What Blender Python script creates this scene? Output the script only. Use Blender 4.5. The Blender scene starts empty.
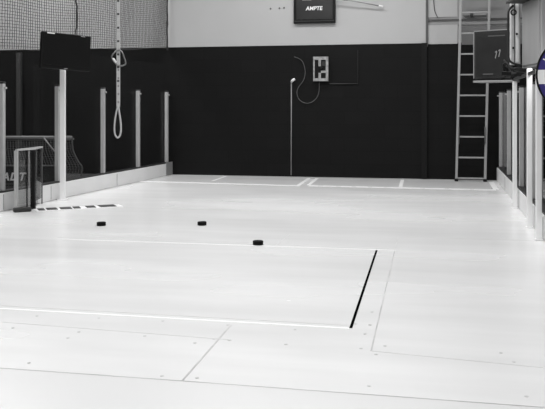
import bpy, bmesh, math, random
from mathutils import Vector, Matrix
random.seed(4)
C = bpy.context.scene.collection
W, H = 545, 409
F, CX, HY, HC = 800.0, 272.5, 108.0, 1.05
TH = math.atan(152.5 / F)
R_ = Vector((math.cos(TH), math.sin(TH), 0)); FW = Vector((-math.sin(TH), math.cos(TH), 0)); UP = Vector((0, 0, 1))

# ---- survey of the place: directions measured from the station point (0,0,1.05)
def ray(px, py): return R_ * ((px - CX) / F) + FW - UP * ((py - HY) / F)
def at(px, py, d): return Vector((0, 0, HC)) + ray(px, py) * d
def P(px, py):
    return at(px, py, HC * F / (py - HY))
def on(px, py, A, B):                     # vertical plane through floor points A, B
    n = Vector(((B - A).y, -(B - A).x, 0))
    r = ray(px, py); o = Vector((0, 0, HC))
    return o + r * ((A - o).dot(n) / r.dot(n))

# ---- materials
MATS = {}
def mat(name, g, rough=.5, metal=0., var=.0, scale=6., spec=.5, bump=0., stretch=(1, 1, 1)):
    if name in MATS: return MATS[name]
    m = bpy.data.materials.new(name); m.use_nodes = True
    nt = m.node_tree; b = nt.nodes['Principled BSDF']
    col = g if isinstance(g, tuple) else (g, g, g)
    b.inputs['Roughness'].default_value = rough; b.inputs['Metallic'].default_value = metal
    b.inputs['Specular IOR Level'].default_value = spec
    b.inputs['Base Color'].default_value = (*col, 1)
    tc = nt.nodes.new('ShaderNodeTexCoord'); mp = nt.nodes.new('ShaderNodeMapping')
    mp.inputs['Scale'].default_value = stretch
    nz = nt.nodes.new('ShaderNodeTexNoise'); nz.inputs['Scale'].default_value = scale; nz.inputs['Detail'].default_value = 4
    nt.links.new(tc.outputs['Object'], mp.inputs['Vector']); nt.links.new(mp.outputs['Vector'], nz.inputs['Vector'])
    if var > 0:
        r = nt.nodes.new('ShaderNodeValToRGB')
        r.color_ramp.elements[0].position = .3; r.color_ramp.elements[1].position = .7
        r.color_ramp.elements[0].color = (*[c * (1 - var) for c in col], 1)
        r.color_ramp.elements[1].color = (*[min(1, c * (1 + var)) for c in col], 1)
        nt.links.new(nz.outputs['Fac'], r.inputs['Fac']); nt.links.new(r.outputs['Color'], b.inputs['Base Color'])
    if bump > 0:
        bp = nt.nodes.new('ShaderNodeBump'); bp.inputs['Strength'].default_value = bump; bp.inputs['Distance'].default_value = .01
        nt.links.new(nz.outputs['Fac'], bp.inputs['Height']); nt.links.new(bp.outputs['Normal'], b.inputs['Normal'])
    MATS[name] = m; return m

def block_mat():
    m = bpy.data.materials.new('black_painted_block'); m.use_nodes = True; nt = m.node_tree; b = nt.nodes['Principled BSDF']
    b.inputs['Roughness'].default_value = .6; b.inputs['Specular IOR Level'].default_value = .14
    tc = nt.nodes.new('ShaderNodeTexCoord'); mp = nt.nodes.new('ShaderNodeMapping')
    mp.inputs['Rotation'].default_value = (math.radians(90), 0, 0)
    br = nt.nodes.new('ShaderNodeTexBrick'); br.inputs['Scale'].default_value = 1
    br.inputs['Brick Width'].default_value = .4; br.inputs['Row Height'].default_value = .2; br.inputs['Mortar Size'].default_value = .006
    br.inputs['Color1'].default_value = (.0052, .0052, .0052, 1); br.inputs['Color2'].default_value = (.0064, .0064, .0064, 1)
    br.inputs['Mortar'].default_value = (.0042, .0042, .0042, 1)
    nt.links.new(tc.outputs['Object'], mp.inputs['Vector']); nt.links.new(mp.outputs['Vector'], br.inputs['Vector'])
    nt.links.new(br.outputs['Color'], b.inputs['Base Color'])
    bp = nt.nodes.new('ShaderNodeBump'); bp.inputs['Strength'].default_value = .15; bp.inputs['Distance'].default_value = .004
    bp.invert = True
    nt.links.new(br.outputs['Fac'], bp.inputs['Height']); nt.links.new(bp.outputs['Normal'], b.inputs['Normal'])
    return m

def glass_mat(name, tint, haze=.0, ior=1.45):
    m = bpy.data.materials.new(name); m.use_nodes = True; nt = m.node_tree; nt.nodes.clear()
    out = nt.nodes.new('ShaderNodeOutputMaterial'); tr = nt.nodes.new('ShaderNodeBsdfTransparent'); gl = nt.nodes.new('ShaderNodeBsdfGlossy')
    df = nt.nodes.new('ShaderNodeBsdfDiffuse'); df.inputs['Color'].default_value = (.6, .6, .6, 1)
    tr.inputs['Color'].default_value = (tint, tint, tint, 1); gl.inputs['Roughness'].default_value = .02
    gl.inputs['Color'].default_value = (.8, .8, .8, 1)
    fr = nt.nodes.new('ShaderNodeFresnel'); fr.inputs['IOR'].default_value = ior
    geo = nt.nodes.new('ShaderNodeNewGeometry')
    m0 = nt.nodes.new('ShaderNodeMixShader'); m0.inputs['Fac'].default_value = haze
    mx = nt.nodes.new('ShaderNodeMixShader')
    nt.links.new(tr.outputs[0], m0.inputs[1]); nt.links.new(df.outputs[0], m0.inputs[2])
    nt.links.new(fr.outputs[0], mx.inputs['Fac']); nt.links.new(m0.outputs[0], mx.inputs[1]); nt.links.new(gl.outputs[0], mx.inputs[2])
    nt.links.new(mx.outputs[0], out.inputs['Surface'])
    MATS[name] = m; return m

BLACKW = block_mat()
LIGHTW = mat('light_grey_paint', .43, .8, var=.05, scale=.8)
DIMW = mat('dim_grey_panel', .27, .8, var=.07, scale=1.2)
PANEL = mat('pale_sheet_panel', .40, .7, var=.06, scale=1.5)
CEIL = mat('ceiling_paint', .5, .9, var=.04)
RUBBER = mat('dark_rubber_floor', .05, .8, var=.2, scale=20)
BOARD = mat('white_board_plastic', .74, .45, var=.04, scale=3, spec=.3)
BOARDEND = mat('grey_board_end', .22, .6, var=.05)
CAP = mat('dark_cap_rail', .012, .5)
SEAMD = mat('dark_seam', .35, .7)
POST = mat('brushed_aluminium_post', .42, .45, .1, var=.06, scale=9)
POSTW = mat('white_painted_post', .85, .45, var=.02)
ALU = mat('aluminium_ladder', .36, .4, .3, var=.05)
ALUD = mat('dull_aluminium', .10, .5, .2, var=.05)
BLACK = mat('black_plastic', .004, .45, spec=.2, var=.1)
SCREEN = mat('dark_screen', .006, .25, spec=.3, var=.1)
DGREY = mat('dark_grey_plastic', .016, .5, var=.2, scale=5)
CABLE = mat('black_cable', .008, .6)
GCABLE = mat('grey_cable', .05, .6)
WHITE = mat('white_paint', .8, .5)
CAB = mat('grey_cabinet_metal', .27, .5, .1, var=.06, scale=3, stretch=(3, 3, .4))
CABL = mat('bright_cabinet_edge', .5, .5, var=.1, scale=7)
NETM = mat('grey_net_cord', .045, .8)
ROPE = mat('dark_rope', .035, .9, bump=.4, scale=60)
WEB = mat('pale_webbing', .45, .8, var=.1, scale=40, bump=.3)
WEBD = mat('dark_stitching', .05, .8)
STEEL = mat('steel_carabiner', .22, .3, .7)
PUCK = mat('black_puck_rubber', .003, .8, var=.2, scale=80, bump=.4, spec=.15)
NAVY = mat('navy_sign_paint', (.022, .012, .16), .45)
SIGNW = mat('white_sign_paint', .8, .5)
GREYSW = mat('grey_print', .3, .6)
LINEW = mat('white_floor_line', .96, .45)
GLINE = mat('grey_floor_seam', .50, .6, var=.2)
GL2 = mat('faint_floor_seam', .66, .6, var=.1)
SLOT = mat('black_slot', .003, .9, spec=.0)
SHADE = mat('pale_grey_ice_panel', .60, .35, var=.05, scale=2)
GOALM = mat('goal_tube_paint', .20, .5)
GNET = mat('goal_net_cord', .11, .8)
BANNER = mat('dark_banner', .012, .6, var=.3)
BAND = mat('grey_banner_band', .06, .6, var=.3)
COLM = mat('grey_column_paint', .035, .7, var=.1)
GLASS = glass_mat('rink_glass', .97, .004, 1.05)
GLASSR = glass_mat('rink_glass_right', .95, .004, 1.25)
CLEAR = glass_mat('clear_acrylic', .86, .04, 1.3)

# ---- ice material
def ice_mat():
    m = bpy.data.materials.new('synthetic_ice'); m.use_nodes = True; nt = m.node_tree; b = nt.nodes['Principled BSDF']
    b.inputs['Specular IOR Level'].default_value = .45
    tc = nt.nodes.new('ShaderNodeTexCoord')
    def noise(sc, scale, det=3):
        mp = nt.nodes.new('ShaderNodeMapping'); mp.inputs['Scale'].default_value = sc
        n = nt.nodes.new('ShaderNodeTexNoise'); n.inputs['Scale'].default_value = scale; n.inputs['Detail'].default_value = det
        nt.links.new(tc.outputs['Object'], mp.inputs['Vector']); nt.links.new(mp.outputs['Vector'], n.inputs['Vector']); return n
    n1 = noise((.35, .9, 1), .9); n2 = noise((.5, 3, 1), 1.6, 4)
    br = nt.nodes.new('ShaderNodeTexBrick'); br.inputs['Scale'].default_value = 1
    br.inputs['Brick Width'].default_value = 2.4; br.inputs['Row Height'].default_value = 1.2; br.inputs['Mortar Size'].default_value = .0
    br.inputs['Color1'].default_value = (.48, .48, .48, 1); br.inputs['Color2'].default_value = (.56, .56, .56, 1)
    nt.links.new(tc.outputs['Object'], br.inputs['Vector'])
    a = nt.nodes.new('ShaderNodeMath'); a.operation = 'ADD'; nt.links.new(n1.outputs['Fac'], a.inputs[0]); nt.links.new(n2.outputs['Fac'], a.inputs[1])
    a2 = nt.nodes.new('ShaderNodeMath'); a2.operation = 'ADD'; nt.links.new(a.outputs[0], a2.inputs[0]); nt.links.new(br.outputs['Color'], a2.inputs[1])
    mr = nt.nodes.new('ShaderNodeMapRange'); mr.inputs['From Min'].default_value = 1.15; mr.inputs['From Max'].default_value = 1.85
    mr.inputs['To Min'].default_value = .72; mr.inputs['To Max'].default_value = .84
    nt.links.new(a2.outputs[0], mr.inputs['Value'])
    cc = nt.nodes.new('ShaderNodeCombineColor')
    for k in range(3): nt.links.new(mr.outputs[0], cc.inputs[k])
    nt.links.new(cc.outputs[0], b.inputs['Base Color'])
    rr = nt.nodes.new('ShaderNodeMapRange'); rr.inputs['To Min'].default_value = .16; rr.inputs['To Max'].default_value = .36
    nt.links.new(n1.outputs['Fac'], rr.inputs['Value']); nt.links.new(rr.outputs[0], b.inputs['Roughness'])
    return m
ICE = ice_mat()

# ---- mesh builder
class MB:
    def __init__(s): s.bm = bmesh.new()
    def boxf(s, o, ax, ay, az, bev=0):          # box centred at o, full-size axis vectors
        vs = [s.bm.verts.new(o + ax * i + ay * j + az * k) for i in (-.5, .5) for j in (-.5, .5) for k in (-.5, .5)]
        fs = [s.bm.faces.new([vs[i] for i in q]) for q in ((0, 1, 3, 2), (4, 6, 7, 5), (0, 4, 5, 1), (2, 3, 7, 6), (0, 2, 6, 4), (1, 5, 7, 3))]
        if bev:
            es = list({e for f in fs for e in f.edges})
            bmesh.ops.bevel(s.bm, geom=es, offset=bev, segments=2, affect='EDGES', profile=.5)
        return s
    def bar(s, A, B, w, h, up=UP, bev=0):        # beam from A to B
        d = B - A; u = up if abs(d.normalized().dot(up)) < .99 else Vector((FW))
        sx = d.cross(u).normalized(); uu = sx.cross(d).normalized()
        return s.boxf((A + B) / 2, d, sx * w, uu * h, bev)
    def tube(s, pts, r, n=10, closed=False):
        pts = [Vector(p) for p in pts]; rings = []; m = len(pts); prev = None
        for i, p in enumerate(pts):
            if closed: t = (pts[(i + 1) % m] - pts[i - 1]).normalized()
            else: t = (pts[min(i + 1, m - 1)] - pts[max(i - 1, 0)]).normalized()
            if prev is None:
                a = Vector((0, 0, 1)) if abs(t.z) < .9 else Vector((1, 0, 0)); x = t.cross(a).normalized()
            else: x = (prev - t * prev.dot(t)).normalized()
            prev = x; y = t.cross(x)
            rr = r[i] if isinstance(r, (list, tuple)) else r
            rings.append([s.bm.verts.new(p + (x * math.cos(2 * math.pi * k / n) + y * math.sin(2 * math.pi * k / n)) * rr) for k in range(n)])
        for i in range(m if closed else m - 1):
            A, B = rings[i], rings[(i + 1) % m]
            for k in range(n): s.bm.faces.new((A[k], A[(k + 1) % n], B[(k + 1) % n], B[k]))
        if not closed: s.bm.faces.new(rings[0][::-1]); s.bm.faces.new(rings[-1])
        return s
    def lathe(s, o, prof, n=32):
        rings = [[s.bm.verts.new(o + Vector((r * math.cos(2 * math.pi * k / n), r * math.sin(2 * math.pi * k / n), z))) for k in range(n)] for r, z in prof]
        for A, B in zip(rings, rings[1:]):
            for k in range(n): s.bm.faces.new((A[k], A[(k + 1) % n], B[(k + 1) % n], B[k]))
        s.bm.faces.new(rings[0][::-1]); s.bm.faces.new(rings[-1]); return s
    def quad(s, *p): s.bm.faces.new([s.bm.verts.new(Vector(q)) for q in p]); return s
    def prism(s, pts, z0, z1):
        a = [s.bm.verts.new((p[0], p[1], z0)) for p in pts]; b = [s.bm.verts.new((p[0], p[1], z1)) for p in pts]
        s.bm.faces.new(a[::-1]); s.bm.faces.new(b)
        for i in range(len(pts)): s.bm.faces.new((a[i], a[(i + 1) % len(pts)], b[(i + 1) % len(pts)], b[i]))
        return s
    def build(s, name, m, parent=None, smooth=False):
        bmesh.ops.recalc_face_normals(s.bm, faces=s.bm.faces[:])
        me = bpy.data.meshes.new(name); 
        if parent is not None:
            o0 = parent.matrix_basis.inverted() if parent.type == 'EMPTY' else None
            if o0: bmesh.ops.transform(s.bm, matrix=o0, verts=s.bm.verts[:])
        s.bm.to_mesh(me); s.bm.free(); me.materials.append(m)
        if smooth:
            for p in me.polygons: p.use_smooth = True
        o = bpy.data.objects.new(name, me); C.objects.link(o)
        if parent: 
            o.parent = parent
        return o
def tag(o, label=None, cat=None, group=None, kind=None):
    for k, v in (('label', label), ('category', cat), ('group', group), ('kind', kind)):
        if v: o[k] = v
    return o
def thing(name, loc, label, cat, group=None):
    o = bpy.data.objects.new(name, None); C.objects.link(o); o.location = loc; o.empty_display_size = .05
    bpy.context.view_layer.update()
    return tag(o, label, cat, group)
# sub-part: mesh parent is itself a child of an empty; vertices stay in that empty's space
def sub(mb, name, m, parentmesh, root, smooth=False):
    bmesh.ops.transform(mb.bm, matrix=root.matrix_basis.inverted(), verts=mb.bm.verts[:])
    o = mb.build(name, m, None, smooth); o.parent = parentmesh; return o
def text_mesh(s, size, m, name, parent, mw, root=None, extrude=.001, shear=0., bold=0.):
    cu = bpy.data.curves.new(name, 'FONT'); cu.body = s; cu.size = size; cu.extrude = extrude; cu.shear = shear; cu.offset = bold
    cu.space_character = 1.12 if s == 'ADT' else 1; cu.align_x = 'CENTER'; cu.align_y = 'CENTER'
    t = bpy.data.objects.new('tmp', cu); C.objects.link(t); bpy.context.view_layer.update()
    dg = bpy.context.evaluated_depsgraph_get(); me = bpy.data.meshes.new_from_object(t.evaluated_get(dg))
    bpy.data.objects.remove(t); me.transform(mw)
    if root is not None: me.transform(root.matrix_basis.inverted())
    me.materials.clear(); me.materials.append(m)
    o = bpy.data.objects.new(name, me); C.objects.link(o); o.parent = parent; return o
def frame(o, x, y):                        # matrix: local x,y in the sign's plane, z = facing out
    x = x.normalized(); y = y.normalized(); z = x.cross(y)
    return Matrix.Translation(o) @ Matrix((x, y, z)).transposed().to_4x4()

# ================= SETTING =================
BL, BR = P(172, 174.5), P(496, 180.3)               # back wall foot line
LA, LB = P(172, 174.5), P(0, 212)                   # left boards foot line
RA, RB = P(496.5, 180.3), P(545, 241.5)             # right boards foot line
wd = (BR - BL).normalized(); wn = Vector((wd.y, -wd.x, 0))      # wn points to the camera
if wn.dot(-BL) < 0: wn = -wn
ld = (LB - LA).normalized(); ln = Vector((ld.y, -ld.x, 0));  ln = ln if ln.dot(Vector((0, 5, 0)) - LA) > 0 else -ln
rd = (RB - RA).normalized(); rn = Vector((rd.y, -rd.x, 0));  rn = rn if rn.dot(Vector((0, 5, 0)) - RA) > 0 else -rn
WL = BL - wd * 4.0; WR = BR + wd * 4.5
ZB = on(172, 47.3, BL, BR).z
ZC = 4.4
REAR = -3.5
def struct(name, mb, m): return tag(mb.build(name, m), kind='structure')
def wallbox(A, B, z0, z1, n, t=.12):      # slab whose face is the line A-B, thickness away from n
    mb = MB(); c = (A + B) / 2 - n * t / 2; mb.boxf(Vector((c.x, c.y, (z0 + z1) / 2)), B - A, n * t, UP * (z1 - z0)); return mb
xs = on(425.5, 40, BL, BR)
wb = struct('wall_back', wallbox(WL, WR, -.1, ZB, wn), BLACKW)
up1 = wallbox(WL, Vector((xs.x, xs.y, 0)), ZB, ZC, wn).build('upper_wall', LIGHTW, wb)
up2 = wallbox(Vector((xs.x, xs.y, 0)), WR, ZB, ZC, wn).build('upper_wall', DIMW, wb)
L0 = Vector((WL.x, REAR, 0)); R0 = Vector((WR.x, REAR, 0))
SIDE = mat('side_wall_paint', .06, .8, var=.05)
struct('wall_left', wallbox(Vector((WL.x, WL.y, 0)), L0, -.1, ZC, Vector((1, 0, 0))), SIDE)
struct('wall_right', wallbox(Vector((WR.x, WR.y, 0)), R0, -.1, ZC, Vector((-1, 0, 0))), SIDE)
struct('wall_rear', wallbox(L0, R0, -.1, ZC, Vector((0, 1, 0))), LIGHTW)
def slab(z0, z1, e=.12):
    return MB().prism([(WL.x - e, REAR - e), (WR.x + e, REAR - e), (WR.x + e, WR.y + e), (WL.x - e, WL.y + e)], z0, z1)
struct('ceiling', slab(ZC, ZC + .1), CEIL)
struct('trim_1', slab(-.11, -.012), RUBBER)
def ext(A, d, y): return A + d * ((y - A.y) / d.y)
Lf, Rf = ext(LA, ld, REAR + .05), ext(RA, rd, REAR + .05)
floor = struct('floor', MB().prism([(Lf.x - .03, Lf.y), (Rf.x + .03, Rf.y), (RA.x + .03, RA.y), (LA.x - .03, LA.y)], -.012, 0), ICE)

def fpart(name, mb, m, label=None): o = mb.build(name, m, floor); return tag(o, label)
def strip(a, b, w, z=.0012):
    A, B = P(*a), P(*b); d = (B - A).normalized(); s = Vector((d.y, -d.x, 0)) * w / 2
    return MB().prism([A - s, B - s, B + s, A + s], 0.0003, z)
def region(pts, z=.0006): return MB().prism([P(*p) for p in pts], .0002, z)
# paler grey panels by the back wall with white outlines
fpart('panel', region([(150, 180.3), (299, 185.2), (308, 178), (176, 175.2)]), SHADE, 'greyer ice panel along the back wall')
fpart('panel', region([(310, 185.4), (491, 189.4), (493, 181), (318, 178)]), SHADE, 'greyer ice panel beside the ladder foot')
for i, (a, b, w) in enumerate([((131, 181), (300, 185.8), .10), ((212.5, 181), (226, 176.2), .045), ((298.5, 185.3), (309, 178.3), .05),
                  ((308.5, 185.2), (317, 178.4), .05), ((309, 185.8), (496, 190), .12), ((400.5, 187), (402.5, 180), .05), ((491, 182), (496, 189.5), .07)]):
    fpart('painted_line', strip(a, b, w, .0014 + i * .0002), LINEW)
for a, b, w in [((131, 182.2), (300, 187.0), .012), ((309, 187.3), (400, 189.2), .012)]:
    fpart('seam', strip(a, b, w, .001), GLINE)
for i, (a, b) in enumerate([((318, 186.1), (323, 186.2)), ((336, 186.5), (341, 186.6)), ((352, 186.9), (356, 187)), ((368, 187.2), (372, 187.3)), ((384, 187.6), (387, 187.7)), ((420, 188.4), (425, 188.5)), ((445, 188.9), (449, 189)), ((470, 189.4), (474, 189.5))]):
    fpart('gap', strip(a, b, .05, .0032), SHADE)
for a, b, w in [((58, 237.3), (395, 248.8), .006), ((398, 236.5), (371, 351), .006), ((231, 325), (183, 380), .008),
                ((0, 305.6), (352, 325.6), .005), ((275, 246), (290, 234), .004), ((400, 237), (545, 241), .005),
                ((0, 368), (183, 381), .006), ((183, 381), (545, 407.5), .006), ((0, 322), (232, 340), .003), ((371, 351), (545, 368), .003)]:
    fpart('seam', strip(a, b, w), GL2 if a in ((400, 237), (371, 351), (275, 246), (0, 305.6), (58, 237.3), (0, 322)) else GLINE)
for a, b, w in [((62, 239.3), (396, 250.4), .016), ((0, 308.6), (349, 328.4), .018)]:
    fpart('painted_line', strip(a, b, w), LINEW)
fpart('panel', region([(-40, 366.0), (183, 381.5), (545, 408), (600, 412), (600, 480), (-60, 480)]), mat('ice_shade_band', .72, .3, var=.03, scale=1), 'shade band painted across the ice nearest the camera')  # shade band put into the ice colour as a slightly greyer area
fpart('slot', strip((376.6, 250.4), (350.8, 328.2), .014, .002), SLOT, 'long narrow black slot across the white ice')
scr = [(37, 316), (99, 318), (163, 321), (13, 328), (79, 332), (145, 336), (214, 339), (228, 325), (229, 340.5), (29, 363), (162, 376), (197, 378), (295, 329.5),
       (286, 344.5), (68, 338), (195, 343), (358, 311.5), (372, 312), (355.5, 324), (370, 325), (365, 334), (361, 348.5), (376, 354.5), (385, 346), (501, 353), (514, 362), (369, 386), (526.5, 396.5)]
for p in scr:
    c = P(*p); fpart('screw', MB().lathe(Vector((c.x, c.y, 0)), [(.008, .0003), (.0075, .0014), (.003, .0014), (.002, .0008)], 10), GLINE)

# ---- back wall details (structure trims)
def wp(px, py, off=0.): return on(px, py, BL, BR) + wn * off
def wrect(x0, y0, x1, y1, t, off=0.):
    a, b, c = wp(x0, y1), wp(x1, y1), wp(x0, y0)
    zb, zt = wp((x0 + x1) / 2, y1).z, wp((x0 + x1) / 2, y0).z
    o = (Vector((a.x, a.y, 0)) + Vector((b.x, b.y, 0))) / 2 + wn * (off + t / 2); o.z = (zb + zt) / 2
    return o, Vector((b.x - a.x, b.y - a.y, 0)), wn * t, UP * (zt - zb)
mb = MB()
o, ax, ay, az = wrect(421.5, 44, 427, 179, .05); mb.boxf(o, ax, ay, UP * (ZB - .002)); mb_o = mb
for v in mb.bm.verts: v.co.z = 0.002 if v.co.z < 1 else ZB
struct('trim_2', mb, BLACK)
struct('trim_3', MB().boxf(*wrect(426, -60, 428, 46.5, .03)), mat('dark_grey_trim', .08, .7))
struct('trim_4', MB().boxf(*wrect(428.2, -60, 457.5, 17, .008)), PANEL)
struct('trim_5', MB().boxf(*wrect(428.2, 25, 457.5, 44, .012)), PANEL)
struct('trim_6', MB().boxf(*wrect(428.2, 18.2, 560, 19.6, .02)), mat('dark_grey_trim', .08, .7))
struct('trim_7', MB().boxf(*wrect(428.2, 24, 560, 24.8, .01)), mat('mid_grey_trim', .14, .7))
DGL = mat('dim_board_grey', .16, .7, var=.1)
struct('trim_8', MB().boxf(*wrect(461.5, 25.5, 560, 44, .006)), DGL)

# ================= BACK WALL OBJECTS =================
# hanging wall screen
c = wp(315, 12)
t = thing('wall_screen', c, 'black framed wall screen with small white letters above the black wall', 'screen')
MB().boxf(*wrect(294.2, -9, 335.8, 23.5, .05, .005), .006).build('housing', BLACK, t)
MB().boxf(*wrect(297, -7, 333, 19.5, .004, .056)).build('display', mat('glossy_dark_display', .010, .3, var=.3), t)
MB().boxf(*wrect(295.5, 20.8, 334.5, 21.8, .006, .056)).build('bottom_rail', DGREY, t)
MB().boxf(*wrect(303, -1.5, 312, .8, .004, .061)).build('sticker', GREYSW, t)
text_mesh('AMPTE', .082, WHITE, 'lettering', t, frame(wp(314.6, 9.0, .064), wd, UP), t, shear=.15, bold=.002)
# thin rod
A, B = wp(334, -1.5, .12), wp(379, 6.2, .06)
t = thing('wall_rod', B, 'thin pale rod slanting away beside the wall screen', 'rod')
MB().tube([A, (A + B) / 2, B], .009).build('shaft', mat('pale_rod', .26, .5), t, True)
MB().tube([B, B + (B - A).normalized() * .07], [.016, .012]).build('tip', WHITE, t, True)
MB().tube([wp(338, -2, .06), wp(345, 1, .1), wp(349, 1.2, .1)], .007).build('bracket', CABLE, t, True)
# small anchors
for i, (x, y) in enumerate([(270.5, 8.6), (279.5, 8.2), (284, 7.8)]):
    o = MB().tube([wp(x, y, 0), wp(x, y, .02)], [.014, .009]).build('wall_anchor', mat('dark_anchor', .09, .6))
    tag(o, ['small dark wall anchor furthest left of the wall screen', 'middle dark wall anchor left of the wall screen', 'dark wall anchor nearest the wall screen'][i], 'anchor', 'wall anchors left of the wall screen')
# control box
t = thing('control_box', wp(321.5, 69), 'small grey metal framed control box on the black wall', 'box')
MB().boxf(*wrect(314.6, 57.6, 328.4, 81, .06, .002), .004).build('back_box', BLACK, t)
fr = MB()
for r in [(314, 57, 329, 60), (314, 78.5, 329, 81.3), (314, 57, 315.4, 81), (326.5, 57, 329, 81)]: fr.boxf(*wrect(*r, .02, .063))
fr.build('face_frame', mat('worn_grey_metal', .30, .5, var=.3, scale=30), t)
for r in [(319.2, 60, 321.6, 66.5), (319.2, 73, 321.6, 78.5), (321.7, 70.8, 326.5, 73)]: MB().boxf(*wrect(*r, .015, .063)).build('divider', mat('worn_grey_metal', .30, .5), t)
MB().tube([wp(322, 69, .06), wp(322, 69, .09)], [.03, .026], 16).build('dial', BLACK, t, True)
MB().boxf(*wrect(316, 61, 318.6, 77.5, .006, .063)).build('dark_insert', SCREEN, t)
MB().boxf(*wrect(322.8, 61.5, 325.6, 66, .006, .063)).build('dark_insert', DGREY, t)
def smooth_path(pts, n=6):
    out = []; P_ = [pts[0]] + pts + [pts[-1]]
    for i in range(1, len(P_) - 2):
        for k in range(n):
            u = k / n; a, b, c_, d = P_[i - 1], P_[i], P_[i + 1], P_[i + 2]
            out.append(.5 * ((2 * b) + (c_ - a) * u + (2 * a - 5 * b + 4 * c_ - d) * u * u + (3 * b - a - 3 * c_ + d) * u ** 3))
    out.append(P_[-2]); return out
pts = [wp(x, y, .03) for x, y in [(319.5, 81), (319, 93), (315, 100), (307.5, 103.3), (300, 100), (297.3, 93), (299, 87), (304, 80), (305.5, 71), (303, 62), (299, 58.5), (294.5, 57)]]
tag(MB().tube(smooth_path(pts), .0052, 6).build('looped_cable', mat('grey_cable_sheath', .09, .6), smooth=True), 'thin grey cable looping below the control box on the black wall', 'cable')
t = thing('wall_conduit', wp(291.3, 175), 'thin pale vertical conduit with white cap rising from the floor', 'conduit')
MB().tube([wp(291.4, 175, .02), wp(291.6, 82, .02)], .0085, 8).build('pipe', mat('pale_conduit', .24, .5), t, True)
MB().tube([wp(291.6, 82, .02), wp(293, 80.6, .04), wp(295.3, 79, .045)], [.014, .022, .018], 10).build('cap', WHITE, t, True)
t = thing('cable_channel', wp(358, 84), 'thin black cable channel bending beside the control box', 'channel')
MB().tube([wp(358, 50, .012), wp(358, 83.8, .012), wp(330, 83.8, .012)], .012, 6).build('channel', CABLE, t)
# wires on pale panel
pts = [wp(x, y, .015) for x, y in [(433.5, -6), (433.8, 4), (435, 12), (438, 18)]]
tag(MB().tube(smooth_path(pts), .006, 6).build('hanging_wire', GCABLE, smooth=True), 'thin dark wire curving down the pale panel left of the ladder', 'wire')

# ladder, leaning very slightly against the back wall
lb, rb = P(456.3, 181.2), P(485, 181.7)
top = 4.0
lt = at(461.5, -30, lb.dot(FW)) ; 
lean = (lt - lb); lean = lean / lean.z + wn * -.004
t = thing('wall_ladder', (lb + rb) / 2, 'tall aluminium ladder leaning on the back wall in the right corner', 'ladder')
for q in (lb, rb):
    MB().bar(q, q + lean * 3.4, .035, .055, wn, .004).build('rail', ALU, t)
    MB().bar(q + UP * .0, q + UP * .04, .05, .07, wn, .006).build('foot', BLACK, t)
for k in range(11):
    z = .045 + .2965 * k
    MB().bar(lb + lean * z, rb + lean * z, .028, .022, UP, .003).build('rung', ALU, t)
for q, s in ((lb, 1), (rb, -1)):
    p = q + lean * .66 + wn * .04 + wd * .02 * s
    MB().tube([p - UP * .12, p - UP * .10 + wn * .03, p + UP * .10 + wn * .03, p + UP * .12], .008, 8).build('handle', ALUD, t, True)
# conduit pipes above ladder, behind it
t = thing('wall_bracket', wp(474, 15), 'pale horizontal bracket on the grey wall behind the ladder top', 'bracket')
MB().boxf(*wrect(463, 13.4, 486, 15.6, .04, .01)).build('bar', CAB, t)
MB().boxf(*wrect(470, 12.6, 473, 17, .05, .01)).build('clip', DGREY, t)

# ================= LEFT BOARDS, GLASS =================
hL = .186
def run(A, d, n, s, z=0., off=0.): q = A + d * s + n * off; return Vector((q.x, q.y, z))
lenL = (Lf - LA).length - .05
t = thing('dasher_board', LA, 'low white rink board with dark cap rail along the left side', 'rink board')
MB().boxf(run(LA, ld, ln, lenL / 2, hL / 2 + .001, -.05), ld * lenL, ln * .1, UP * (hL - .002), .006).build('panel', BOARD, t)
MB().boxf(run(LA, ld, ln, lenL / 2, hL + .008, -.055), ld * lenL, ln * .085, UP * .016).build('cap_rail', CAP, t)
def sL(px, off=0.):                               # distance along the left foot line seen in that direction
    q = on(px, 150, LA + ln * off, LB + ln * off); q.z = 0; return (q - LA).dot(ld)
for px in (-8, 3.4, 37, 51, 117):
    MB().boxf(run(LA, ld, ln, sL(px), hL / 2, .0015), ld * .012, ln * .003, UP * (hL - .03)).build('joint', SEAMD, t)
MB().boxf(run(LA, ld, ln, .13, hL / 2 + .01, .006), ld * .25, ln * .012, UP * (hL + .018)).build('end_panel', BOARDEND, t)
gZ0, gZ1 = hL + .016, 1.73
pL = [166.6, 138, 103, 57.5, 2.2]
sp = [sL(p, -.052) for p in pL] + [sL(2.2) + 1.15 * k for k in (1, 2, 3)]
where = ['nearest the back wall', 'second from the back wall', 'in line with the hanging strap', 'just behind the white screen pole', 'at the left edge, nearest in view']
def bay(A, d, n, a, b, ztop, ht, glass, label, group, w=.05, dep=.05, off=-.052):
    # one lift-out bay of rink glass: its clear sheet and the post at its nearer end
    q = A + d * b; p = run(q, d, n, 0, gZ0, off)
    t = thing('glass_bay', p, label, 'glass panel', group)
    MB().boxf(run(A, d, n, (a + b) / 2, (gZ0 + ztop) / 2, -.082), d * (b - a - .012), n * .006, UP * (ztop - gZ0)).build('glass_sheet', glass, t)
    o = MB().boxf(Vector((p.x, p.y, (gZ0 + ht) / 2)), d * w, n * dep, UP * (ht - gZ0), .006).build('post', POST, t)
    sub(MB().boxf(Vector((p.x, p.y, ht + .010)), d * (w + .004), n * (dep + .002), UP * .020, .004), 'cap', DGREY, o, t)
    sub(MB().boxf(Vector((p.x, p.y, ht - .045)) + n * (dep / 2 + .012), d * .03, n * .024, UP * .02, .003), 'clip', POST, o, t)
edges = [.02] + sp[0:6]
gl = ['narrow farthest bay by the back wall, with grey post', 'second bay from the back wall, with grey post',
      'bay behind the hanging strap, with grey post', 'bay right of the white screen pole, post just behind that pole',
      'wide bay in front of the small hockey goal, post at left edge', 'nearest sheet, cut by the left edge of view']
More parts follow.
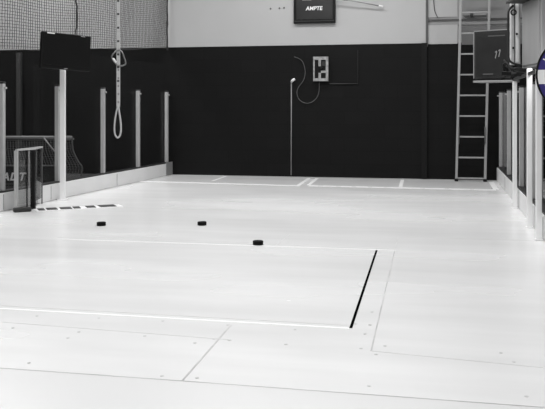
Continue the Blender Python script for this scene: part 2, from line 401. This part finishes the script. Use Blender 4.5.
for i in range(6):
    bay(LA, ld, ln, edges[i], edges[i + 1], gZ1, 1.3, GLASS, 'left rink glass: ' + gl[i], 'clear bays of the left rink glass')

# netting above glass
L_n = sp[5] + .3; nz0, nz1 = gZ1 - .02, 3.6
t = thing('safety_net', run(LA, ld, ln, .05, nz0, -.06), 'grey safety netting hanging above the left rink glass', 'net')
bm = bmesh.new(); nx = int(L_n / .048); nzc = int((nz1 - nz0) / .032); g = []
for i in range(nx + 1):
    col = []
    for j in range(nzc + 1):
        s = .06 + (L_n - .06) * i / nx; zb_ = 1.99 - .076 * s; z = zb_ + (nz1 - zb_) * j / nzc + .012 * math.sin(s * 3.1)
        col.append(bm.verts.new(run(LA, ld, ln, s, z, -.06 + .012 * math.sin(s * 5 + z * 2)) + ld * random.uniform(-.006, .006)))
    g.append(col)
for i in range(nx):
    for j in range(nzc): bm.faces.new((g[i][j], g[i + 1][j], g[i + 1][j + 1], g[i][j + 1]))
q = MB(); q.bm.free(); q.bm = bm
no = q.build('netting', NETM, t)
wm = no.modifiers.new('wire', 'WIREFRAME'); wm.thickness = .0075; wm.use_even_offset = False; wm.use_replace = True
pts = [run(LA, ld, ln, .06 + random.uniform(-.01, .01), nz0 + .25 + (nz1 - nz0 - .25) * k / 24, -.055) for k in range(25)]
MB().tube(pts, [.012 + .006 * (k % 6 == 0) for k in range(25)], 8).build('edge_rope', ROPE, t, True)
s79 = sL(79)
pts = [run(LA, ld, ln, s79 + random.uniform(-.012, .03) * (k / 30 < .6), 1.80 + (nz1 - 1.80) * k / 30, -.03) for k in range(31)]
MB().tube(pts, [.008 + random.choice((0, .003, .006)) for k in range(31)], 8).build('seam_rope', ROPE, t, True)

# hanging strap
D = 9.75
def h(px, py, dd=0.): return at(px, py, D + dd)
t = thing('hanging_strap', h(118, 137), 'pale webbing strap hanging from above with loop at its end', 'strap')
MB().boxf((h(118.2, -90) + h(118.4, 107)) / 2, R_ * .045, FW * .012, UP * (h(118, -90).z - h(118, 107).z), .004).build('webbing', WEB, t)
for k in range(8):
    MB().boxf(h(118.3, -12 + 13.2 * k + random.uniform(-.6, .6)) - FW * .007, R_ * .028, FW * .004, UP * .026, .002).build('stitching', WEBD, t)
for k in range(5):
    MB().boxf(h(118.5, 70 + 8 * k) - FW * .007, R_ * .018, FW * .004, UP * .014, .002).build('stitching', WEBD, t)
lp = [(118.3, 105), (116.4, 112), (115, 120), (114.4, 128), (115, 134), (116.8, 137.2), (118.6, 137.2), (120.4, 134), (121, 128), (120.4, 120), (119.2, 112)]
MB().tube(smooth_path([h(a, b) for a, b in lp]) , .011, 8, True).build('loop', WEB, t, True)
t2 = thing('carabiner', h(118, 58, -.05), 'steel carabiner clipped around the pale hanging strap', 'carabiner')
cp = [(116, 51), (113, 54), (111.7, 57), (113.5, 61), (117, 64.5), (121, 65.8), (125, 64.5), (125.6, 62), (124, 57), (122, 52), (119.5, 50)]
MB().tube(smooth_path([h(a, b, -.025) for a, b in cp]), .009, 8, True).build('ring', STEEL, t2, True)
MB().tube([h(113, 58.5, -.025), h(116, 62.5, -.025)], .014, 8).build('lock_sleeve', WHITE, t2, True)

# pole + tv
d0 = P(62.8, 200).dot(FW)
t = thing('screen_pole', P(62.8, 200), 'tall white square pole standing against the left rink board', 'pole')
pb = P(62.8, 200)
MB().boxf(Vector((pb.x, pb.y, .775)), R_ * .060, FW * .05, UP * 1.545, .006).build('shaft', POSTW, t)
MB().boxf(Vector((pb.x, pb.y, .006)), R_ * .10, FW * .09, UP * .012, .003).build('base_plate', POSTW, t)
yaw = math.radians(40); roll = math.radians(2.6)
c = at(65.6, 51.8, d0 - .42)
tx = (R_ * math.cos(yaw) + FW * math.sin(yaw)).normalized(); tn = (R_ * math.sin(yaw) - FW * math.cos(yaw)).normalized()
ty = UP
rm = Matrix.Rotation(roll, 3, tn) ; tx2 = rm @ tx; ty2 = rm @ ty
if tx2.z > 0: rm = Matrix.Rotation(-roll, 3, tn); tx2 = rm @ tx; ty2 = rm @ ty
TW, THh = .575, .392
t = thing('flat_screen_tv', c, 'small black flat screen television on top of the white pole', 'television')
MB().boxf(c, tx2 * TW, tn * .045, ty2 * THh, .008).build('casing', BLACK, t)
MB().boxf(c - tn * .045, tx2 * (TW - .08), tn * .05, ty2 * (THh - .08), .012).build('back_cover', BLACK, t)
MB().boxf(c + tn * .024 + ty2 * .008, tx2 * (TW - .05), tn * .003, ty2 * (THh - .065)).build('display', mat('tv_display', .004, .35, spec=.25, var=.1), t)
MB().boxf(c + tn * .024 + ty2 * (THh / 2 - .012) - tx2 * (TW / 2 - .10), tx2 * .085, tn * .004, ty2 * .012).build('badge', WHITE, t)
MB().boxf(c + tn * .024 + ty2 * (THh / 2 - .013) + tx2 * (TW / 2 - .10), tx2 * .05, tn * .004, ty2 * .007).build('badge', GREYSW, t)
MB().boxf(c + tn * .024 - ty2 * (THh / 2 - .012), tx2 * .04, tn * .004, ty2 * .006).build('badge', GREYSW, t)
pt = Vector((pb.x, pb.y, c.z - .06)); MB().bar(c - tn * .07 - ty2 * .05, pt - FW * .03, .06, .06, UP, .004).build('mount', BLACK, t)

# ================= CLEAR STAND =================
a0, b0, c0 = P(16.2, 211.3), P(33.2, 209.0), P(42.0, 203.8)
d0_ = a0 + (c0 - b0)
t = thing('clear_stick_stand', (a0 + c0) / 2, 'small clear walled stand with pale metal corner beside the left board', 'stand')
zt = .615
def vbar(q, w, m, nm, z0=.0, z1=zt, lab=None):
    o = MB().boxf(Vector((q.x, q.y, (z0 + z1) / 2)), R_ * w, FW * w, UP * (z1 - z0), .002).build(nm, m, t); tag(o, lab)
vbar(a0, .036, POST, 'corner_post'); vbar(c0, .012, ALUD, 'corner_post'); vbar(b0, .046, BLACK, 'corner_post', lab='black corner post')
q = P(27, 210); vbar(q, .012, BLACK, 'divider_bar'); q = P(29.0, 209.6); vbar(q, .008, POST, 'divider_bar')
for u, v in ((a0, c0), (a0, b0), (b0, c0)):
    uu, vv = Vector((u.x, u.y, zt + .008)), Vector((v.x, v.y, zt + .008))
    MB().bar(uu, vv, .022, .016).build('top_rail', POST, t)
for u, v in ((a0, b0), (b0, c0)):
    m_ = (u + v) / 2; dd = (v - u) * .86
    MB().boxf(Vector((m_.x, m_.y, zt / 2 + .03)), dd, Vector((dd.y, -dd.x, 0)).normalized() * .004, UP * (zt - .08)).build('clear_wall', CLEAR, t)
MB().bar(P(13.5, 212.4) + UP * .022, P(31, 211.3) + UP * .022, .07, .044, UP, .012).build('base', mat('dark_stand_base', .02, .7, var=.5, scale=40), t)

# banded strap on floor
t = thing('banded_strap', P(78, 208), 'white and dark banded strap lying flat on the ice by the stand', 'strap')
def ribbon(x0, y0, x1, y1, w, z0, z1, m, nm):
    A, B = P(x0, y0), P(x1, y1); d = (B - A).normalized(); s = Vector((d.y, -d.x, 0)) * w / 2
    MB().prism([A - s, B - s, B + s, A + s], z0, z1).build(nm, m, t)
ribbon(35, 210.6, 121, 205.8, .19, .001, .006, LINEW, 'strip')
DB = mat('dark_band', .05, .7, var=.4, scale=30)
for x0, y0, x1, y1 in [(38, 210.3, 44.5, 210), (46.5, 209.7, 57, 209.2), (60, 209, 71.5, 208.5), (73, 208.3, 80, 208), (86, 207.6, 95, 207.2), (99, 206.9, 115, 206.1)]:
    ribbon(x0, y0, x1, y1, .17, .006, .010, DB, 'band')

# ================= PUCKS =================
pl = ['black puck on the ice, nearest the left board', 'middle black puck lying on the ice', 'black puck nearest the camera, by the floor seam']
me = None
for i, (x, y) in enumerate([(101.3, 225.6), (202, 225.2), (258, 244.8)]):
    c = P(x, y)
    if me is None:
        o = MB().lathe(Vector((0, 0, 0)), [(.036, 0), (.040, .002), (.0405, .006), (.0402, .019), (.0405, .024), (.040, .030), (.036, .032)], 40).build('hockey_puck', PUCK, smooth=False); me = o.data
    else: o = bpy.data.objects.new('hockey_puck', me); C.objects.link(o)
    o.location = (c.x, c.y, .0002); tag(o, pl[i], 'puck', 'black hockey pucks on the ice')

# ================= BEYOND LEFT GLASS =================
G = 10.7
def gp(px, py, dd=0.): return at(px, py, G + dd)
zb = P(50, HY + HC * F / G)
t = thing('hockey_goal', Vector((gp(40, 180).x, gp(40, 180).y, 0)), 'small grey framed hockey goal with net behind the left glass', 'goal')
zf = -.008
tl, tr_ = gp(-22, 137), gp(72, 137)
def dn(v, z=.012): return Vector((v.x, v.y, z))
MB().tube([dn(tl), tl, tr_], .017, 10).build('frame', GOALM, t, True)
MB().tube(smooth_path([tr_, gp(73, 150), gp(78, 161), gp(82, 167), gp(81.5, 173), dn(gp(79, 180))]), .012, 8).build('side_tube', mat('dim_goal_tube', .07, .6), t, True)
MB().tube([gp(74, 139, .3), gp(44, 138.4, .0)], .009, 8).build('top_bar', GOALM, t, True)
MB().tube([gp(44, 138, -.05), gp(50, 146, -.1), gp(62, 160, -.15)], .010, 8).build('brace', GOALM, t, True)
MB().tube([gp(-22, 138.5), gp(72, 138.5)], .02, 8).build('crossbar_pad', mat('pad_grey', .10, .7), t, True)
MB().tube([dn(gp(-22, 180)), dn(gp(20, 180, -.25)), dn(gp(60, 180, -.25)), dn(gp(80, 180))], .016, 8).build('base_tube', GOALM, t, True)
bm = bmesh.new(); prof = [(72, 137), (72.6, 145), (74, 152), (79, 161), (82, 168), (80.5, 176), (79, 184)]
pp = smooth_path([Vector((a, b, 0)) for a, b in prof], 4); g = []
for p in pp:
    row = []
    for j in range(36):
        u = j / 35; px = p.x - (p.x + 22) * u; dd = -.25 * math.sin(math.pi * u) * (p.y - 137) / 47
        v = gp(px, p.y, dd); v.z = max(v.z, .012); row.append(bm.verts.new(v))
    g.append(row)
for a, b in zip(g, g[1:]):
    for j in range(35): bm.faces.new((a[j], a[j + 1], b[j + 1], b[j]))
q = MB(); q.bm.free(); q.bm = bm; no = q.build('netting', GNET, t)
w = no.modifiers.new('wire', 'WIREFRAME'); w.thickness = .0065; w.use_replace = True; w.use_even_offset = False
# banner board
Bn = 9.75
t = thing('banner_board', dn(at(22, 180, Bn), 0), 'low dark banner board with white letters behind the left glass', 'banner')
def brect(x0, y0, x1, y1, th, off): 
    a, b = at(x0, y1, Bn), at(x1, y1, Bn); zt_ = at(x0, y0, Bn).z; z0_ = max(a.z, -.01)
    o = (a + b) / 2; o.z = (zt_ + z0_) / 2; o = o - FW * off; return o, Vector((b.x - a.x, b.y - a.y, 0)), FW * th, UP * (zt_ - z0_)
MB().boxf(*brect(-20, 166, 56, 195, .04, 0), .004).build('panel', BANNER, t)
MB().boxf(*brect(-20, 183.2, 56, 184.4, .006, .024)).build('stripe', BAND, t)
MB().boxf(*brect(-20, 186, 56, 192, .006, .024)).build('stripe', BAND, t)
MB().boxf(*brect(-20, 165.4, 56, 166.6, .05, 0)).build('top_rail', BAND, t)
text_mesh('ADT', .13, mat('banner_white', .75, .6), 'lettering', t, frame(at(13.2, 177, Bn - .03), R_, UP), t, shear=.25, bold=.004)
# grey column by the wall
cpt = wp(23, 140, .12)
t = tag(MB().boxf(Vector((cpt.x, cpt.y, .98)), wd * .075, wn * .07, UP * 1.94, .005).build('support_column', COLM), 'dim grey column against the black wall beyond the left glass', 'column')

# ================= RIGHT SIDE =================
hR = .19
lenR = (Rf - RA).length - .05
t = thing('dasher_board', RA, 'low white rink board with dark cap rail along the right side', 'rink board')
MB().boxf(run(RA, rd, rn, lenR / 2 + .02, hR / 2 + .001, -.05), rd * (lenR - .04), rn * .1, UP * (hR - .002), .006).build('panel', BOARD, t)
MB().boxf(run(RA, rd, rn, lenR / 2 + .02, hR + .008, -.055), rd * (lenR - .04), rn * .085, UP * .016).build('cap_rail', CAP, t)
def sR(px, off=0.):
    q = on(px, 150, RA + rn * off, RB + rn * off); q.z = 0; return (q - RA).dot(rd)
for px in (505, 519, 543): MB().boxf(run(RA, rd, rn, sR(px), hR / 2, .0015), rd * .012, rn * .003, UP * (hR - .03)).build('joint', SEAMD, t)
gZ0 = hR + .016
pR = [500.8, 509, 521.5, 534]
wr = ['nearest the back wall', 'second from the back wall', 'between the bright stand legs', 'nearest in view']
spR = [sR(p, -.052) for p in pR]
ed = [.03] + spR + [spR[-1] + 1.2]
gr = ['farthest bay against the back wall, with grey post', 'second bay from the back wall, with grey post', 'third bay, just beyond the far white stand leg',
      'fourth bay, behind the white stand legs', 'nearest bay, at the right edge of view']
for i in range(5):
    bay(RA, rd, rn, ed[i], ed[i + 1], 1.30, 1.27, GLASSR, 'right rink glass: ' + gr[i], 'clear bays of the right rink glass')

# equipment stand: three white legs carrying a shelf
fa, fb, fc = [run(RA, rd, rn, sR(px, .04), 0, .04) for px in (514.8, 529.5, 538.7)]
t = thing('equipment_stand', fb, 'white legged stand with pale shelf above the right rink board', 'stand')
zs = 1.35
def leg(q, w, z1, m=POSTW): MB().boxf(Vector((q.x, q.y, z1 / 2)), rd * w, rn * w, UP * (z1 - .002), .005).build('leg', m, t)
leg(fa, .045, zs - .02); leg(fb, .045, 1.40); leg(fc, .045, 1.36)
for q in (fa, fb, fc): MB().boxf(Vector((q.x, q.y, .006)), rd * .07, rn * .06, UP * .012, .002).build('foot_plate', POSTW, t)
S = 9.05
sl, sr_ = at(477, 81, S + .15), at(516, 82, S - .1)
sl.z = sr_.z = zs
MB().bar(sl, sr_, .26, .022, UP, .004).build('shelf', mat('grey_shelf', .3, .5), t)
q1 = Vector((fa.x, fa.y, zs)); q2 = Vector((fb.x, fb.y, zs)); q3 = Vector((fc.x, fc.y, zs))
MB().bar(q1, q3, .03, .03, UP, .004).build('side_rail', DGREY, t)
# cabinet on the stand
cz0, cz1 = 1.05 + 41 / F * 7.4, 2.06
ca, cb = at(522, 60, 7.75), at(541.5, 60, 7.15)
ca.z = cb.z = 0; fd = (cb - ca).normalized(); fn = Vector((-fd.y, fd.x, 0)); fn = fn if fn.dot(rn) > 0 else -fn
cm = (ca + cb) / 2
t = thing('equipment_cabinet', Vector((cm.x, cm.y, cz0)), 'tall pale metal equipment cabinet at the top right', 'cabinet')
mid = cm - fn * .13; mid.z = (cz0 + cz1) / 2
MB().boxf(mid, fd * (cb - ca).length, fn * .26, UP * (cz1 - cz0), .006).build('body', CAB, t)
dm = cm + fn * .006; dm.z = mid.z
MB().boxf(dm, fd * ((cb - ca).length * .86), fn * .012, UP * (cz1 - cz0 - .05), .004).build('door', CAB, t)
e0 = at(515, 60, 7.85); fz0, fz1 = at(515, 65, 7.85).z, at(515, 1, 7.85).z; e0.z = (fz0 + fz1) / 2
dl = MB().boxf(e0, R_ * .092, FW * .05, UP * (fz1 - fz0), .006).build('side_flange', CABL, t)
MB().boxf(e0 - FW * .03 + R_ * .012, R_ * .03, FW * .008, UP * (fz1 - fz0 - .06), .002).build('edge_strip', WHITE, t)
MB().boxf(e0 - FW * .03 - R_ * .015, R_ * .006, FW * .008, UP * (fz1 - fz0 - .02)).build('groove', DGREY, t)
for y in (48, 34): MB().tube([at(513.4 + (48 - y) * .25, y, 7.81), at(513.4 + (48 - y) * .25, y, 7.77)], .011, 10).build('bolt', BLACK, t)
ring = [at(513.6 + 2.6 * math.cos(a * math.pi / 8), 12.4 + 2.6 * math.sin(a * math.pi / 8), 7.79) for a in range(16)]
MB().tube(ring, .007, 6, True).build('eye_ring', BLACK, t, True)
MB().boxf(cm + UP * (cz1 + .012), fd * ((cb - ca).length + .02), fn * .30, UP * .02).build('lid', DGREY, t)
# thick cable
cp = [(513.5, 5.5), (510.5, 8), (508.6, 12), (508.2, 22), (508.2, 40), (508.2, 54), (509.4, 60), (513, 63.2), (520, 65), (527, 66), (531, 69)]
tag(MB().tube(smooth_path([at(a, b, 7.74) for a, b in cp]), .011, 8).build('thick_cable', CABLE, smooth=True), 'thick black cable running down beside the tall pale cabinet', 'cable')
# side display
ya = math.radians(-38); dx = (R_ * math.cos(ya) + FW * math.sin(ya)); dnn = (R_ * math.sin(ya) - FW * math.cos(ya))
A = at(475, 54, 9.2); 
wdt = .44; c = A + dx * wdt / 2; c.z = 1.05 + 51.5 / F * 9.1
hh = .545
t = thing('display_monitor', Vector((c.x, c.y, zs + .015)), 'dark grey monitor with small white mark on the right shelf', 'monitor')
bot = zs + .017
c.z = bot + hh / 2 + .012
MB().boxf(c, dx * wdt, dnn * .06, UP * hh, .008).build('casing', DGREY, t)
MB().boxf(c + dnn * .031, dx * (wdt - .05), dnn * .004, UP * (hh - .07)).build('display', mat('grey_display', .013, .4, var=.35, scale=4), t)
MB().boxf(c + dnn * .03 + UP * (hh / 2 + .004), dx * wdt, dnn * .01, UP * .012).build('top_edge', CAB, t)
MB().boxf(c + dnn * .0 - dx * (wdt / 2 + .004), dx * .012, dnn * .05, UP * (hh - .02)).build('side_edge', CAB, t)
MB().boxf(c + dnn * .034 + UP * (hh / 2 - .06) + dx * .05, dx * .2, dnn * .003, UP * .012).build('highlight_strip', mat('dim_strip', .09, .6), t)
MB().boxf(c + dnn * .034 - UP * (hh / 2 - .055) - dx * .05, dx * .12, dnn * .003, UP * .014).build('nameplate', mat('dim_strip2', .10, .6), t)
for k in (0, 1):
    q = c + dnn * .036 + UP * (-.005 + .015 * k) + dx * (.05 + .04 * k)
    MB().bar(q - UP * .038 - dx * .012, q + UP * .038 + dx * .006, .009, .003, dnn).build('emblem_stroke', GREYSW, t)
    MB().bar(q + UP * .03 - dx * .015, q + UP * .045 + dx * .006, .010, .003, dnn).build('emblem_stroke', GREYSW, t)
MB().boxf(c + dx * .17 + UP * (hh / 2 + .03), dx * .02, dnn * .02, UP * .09, .003).build('antenna', BLACK, t)
MB().boxf(c - UP * (hh / 2 + .009), dx * .25, dnn * .12, UP * .018, .003).build('base', BLACK, t)
# tangle of gear on shelf
t = thing('bracket_arm', at(518, 74, 7.7), 'black bracket arm and wires between monitor and cabinet', 'bracket')
MB().bar(at(503, 73.5, 7.72), at(532, 74.5, 7.5), .06, .045, UP, .008).build('arm', BLACK, t)
MB().bar(at(505, 63, 7.78), at(506.5, 77, 7.78), .05, .06, wn, .01).build('pivot', BLACK, t)
MB().bar(at(510, 68.5, 7.72), at(524, 70, 7.68), .05, .03, UP, .008).build('clamp', CABLE, t)
MB().tube(smooth_path([at(a, b, 7.6) for a, b in [(506, 66), (512, 69), (519, 67.5), (526, 71), (534, 75)]]), .008, 8).build('wire', CABLE, t, True)
MB().tube(smooth_path([at(a, b, 7.62) for a, b in [(504, 60), (509, 65), (516, 71.5), (524, 73), (531, 76)]]), .006, 8).build('wire', GCABLE, t, True)
MB().boxf(at(514, 73, 7.6), R_ * .04, FW * .04, UP * .025, .005).build('knob', DGREY, t)

# round sign
SD = 6.1
c = at(577.5, 74, SD); rr = 40.5 / F * SD
ys = math.radians(-32); sx = (R_ * math.cos(ys) + FW * math.sin(ys)); sn = (R_ * math.sin(ys) - FW * math.cos(ys))
def sp_(x, y, off): return c + sx * x * rr + UP * y * rr + sn * off
def disk(r0, r1, z0, z1, n=64, clip=None):
    mb = MB(); a = []
    ring = [(math.cos(2 * math.pi * k / n), math.sin(2 * math.pi * k / n)) for k in range(n)]
    if r0 == 0:
        f = [mb.bm.verts.new(sp_(r1 * x, r1 * y, z1)) for x, y in ring]; b = [mb.bm.verts.new(sp_(r1 * x, r1 * y, z0)) for x, y in ring]
        mb.bm.faces.new(f); mb.bm.faces.new(b[::-1])
        for k in range(n): mb.bm.faces.new((f[k], b[k], b[(k + 1) % n], f[(k + 1) % n]))
    else:
        R = [[mb.bm.verts.new(sp_(r * x, r * y, z)) for x, y in ring] for r, z in ((r0, z0), (r1, z0), (r1, z1), (r0, z1))]
        for i in range(4):
            for k in range(n): mb.bm.faces.new((R[i][k], R[i][(k + 1) % n], R[(i + 1) % 4][(k + 1) % n], R[(i + 1) % 4][k]))
    return mb
t = thing('round_sign', c, 'round navy sign with white band and black rim at right edge', 'sign')
disk(0, .97, -.01, .01).build('plate', NAVY, t)
disk(.955, 1.0, -.014, .018).build('rim', BLACK, t)
yb0, yb1 = -9.5 / 40.5, 5 / 40.5
mb = MB(); xl = [(-math.sqrt(.95 ** 2 - y * y), y) for y in [yb0 + (yb1 - yb0) * k / 6 for k in range(7)]]
poly = xl + [(-x, y) for x, y in reversed(xl)]
f = [mb.bm.verts.new(sp_(x, y, .014)) for x, y in poly]; b = [mb.bm.verts.new(sp_(x, y, .0095)) for x, y in poly]
mb.bm.faces.new(f)
for k in range(len(f)): mb.bm.faces.new((f[k], b[k], b[(k + 1) % len(f)], f[(k + 1) % len(f)]))
mb.build('band', SIGNW, t)
mb = MB(); mb.boxf(sp_(-.74, (yb0 + yb1) / 2, .0155), sx * .06 * rr, UP * (yb1 - yb0) * .8 * rr, sn * .003); mb.build('mark', GREYSW, t)
def glyph(s, ang, r, size):
    a = math.radians(ang); ctr = sp_(r * math.cos(a), r * math.sin(a), .012); rot = a - math.pi / 2
    x = sx * math.cos(rot) + UP * math.sin(rot); y = -sx * math.sin(rot) + UP * math.cos(rot)
    text_mesh(s, size, SIGNW, 'lettering', t, frame(ctr, x, y), t, bold=.001)
glyph('L', 152, .80, .085)
q = MB().tube([sp_(.80 * math.cos(math.radians(a)), .80 * math.sin(math.radians(a)), .012) for a in range(198, 226, 4)], .005, 6); q.build('lettering', SIGNW, t)
q = sp_(-.2, 0, -.03); MB().bar(Vector((q.x, q.y, c.z)), Vector((q.x, q.y, c.z)) - sn * .28, .05, .05).build('mount', POSTW, t)
q = q - sn * .26; MB().boxf(Vector((q.x, q.y, (c.z + .2) / 2)), sx * .05, sn * .05, UP * (c.z + .18), .004).build('upright', POSTW, t)

# ================= LIGHT =================
def area(x, y, z, sx_, sy_, e, rot=(0, 0, 0)):
    l = bpy.data.lights.new('overhead_area', 'AREA'); l.shape = 'RECTANGLE'; l.size = sx_; l.size_y = sy_; l.energy = e
    o = bpy.data.objects.new('overhead_area', l); C.objects.link(o); o.location = (x, y, z); o.rotation_euler = rot; return o
for y in (-1.5, 1.5, 4.5, 7.5, 10.2): area(-1.4, y, ZC - .1, 3.8, .5, 101)
area(-6, 9.5, ZC - .1, 1.6, 3, 150); area(4.2, 9.5, ZC - .1, 1.6, 3, 45)  # added overhead fills that brighten the areas beyond the side glass
pl_ = bpy.data.lights.new('sign_glow_fill', 'POINT'); pl_.energy = 5; pl_.shadow_soft_size = .06  # added point light for the glow beside the round sign, no fixture known
po = bpy.data.objects.new('sign_glow_fill', pl_); C.objects.link(po); po.location = at(549, 58, 6.75)
w = bpy.data.worlds.new('world'); bpy.context.scene.world = w; w.use_nodes = True
w.node_tree.nodes['Background'].inputs[0].default_value = (1, 1, 1, 1); w.node_tree.nodes['Background'].inputs[1].default_value = .3

# ================= CAMERA =================
cd = bpy.data.cameras.new('camera'); cam = bpy.data.objects.new('camera', cd); C.objects.link(cam)
cam.location = (0, 0, HC); cam.rotation_euler = (math.radians(90), 0, TH)
cd.sensor_width = 36; cd.lens = F / W * 36; cd.shift_y = -(H / 2 - HY) / W; cd.clip_start = .05
bpy.context.scene.camera = cam
sc = bpy.context.scene
sc.view_settings.view_transform = 'Standard'; sc.view_settings.look = 'None'; sc.view_settings.exposure = 0
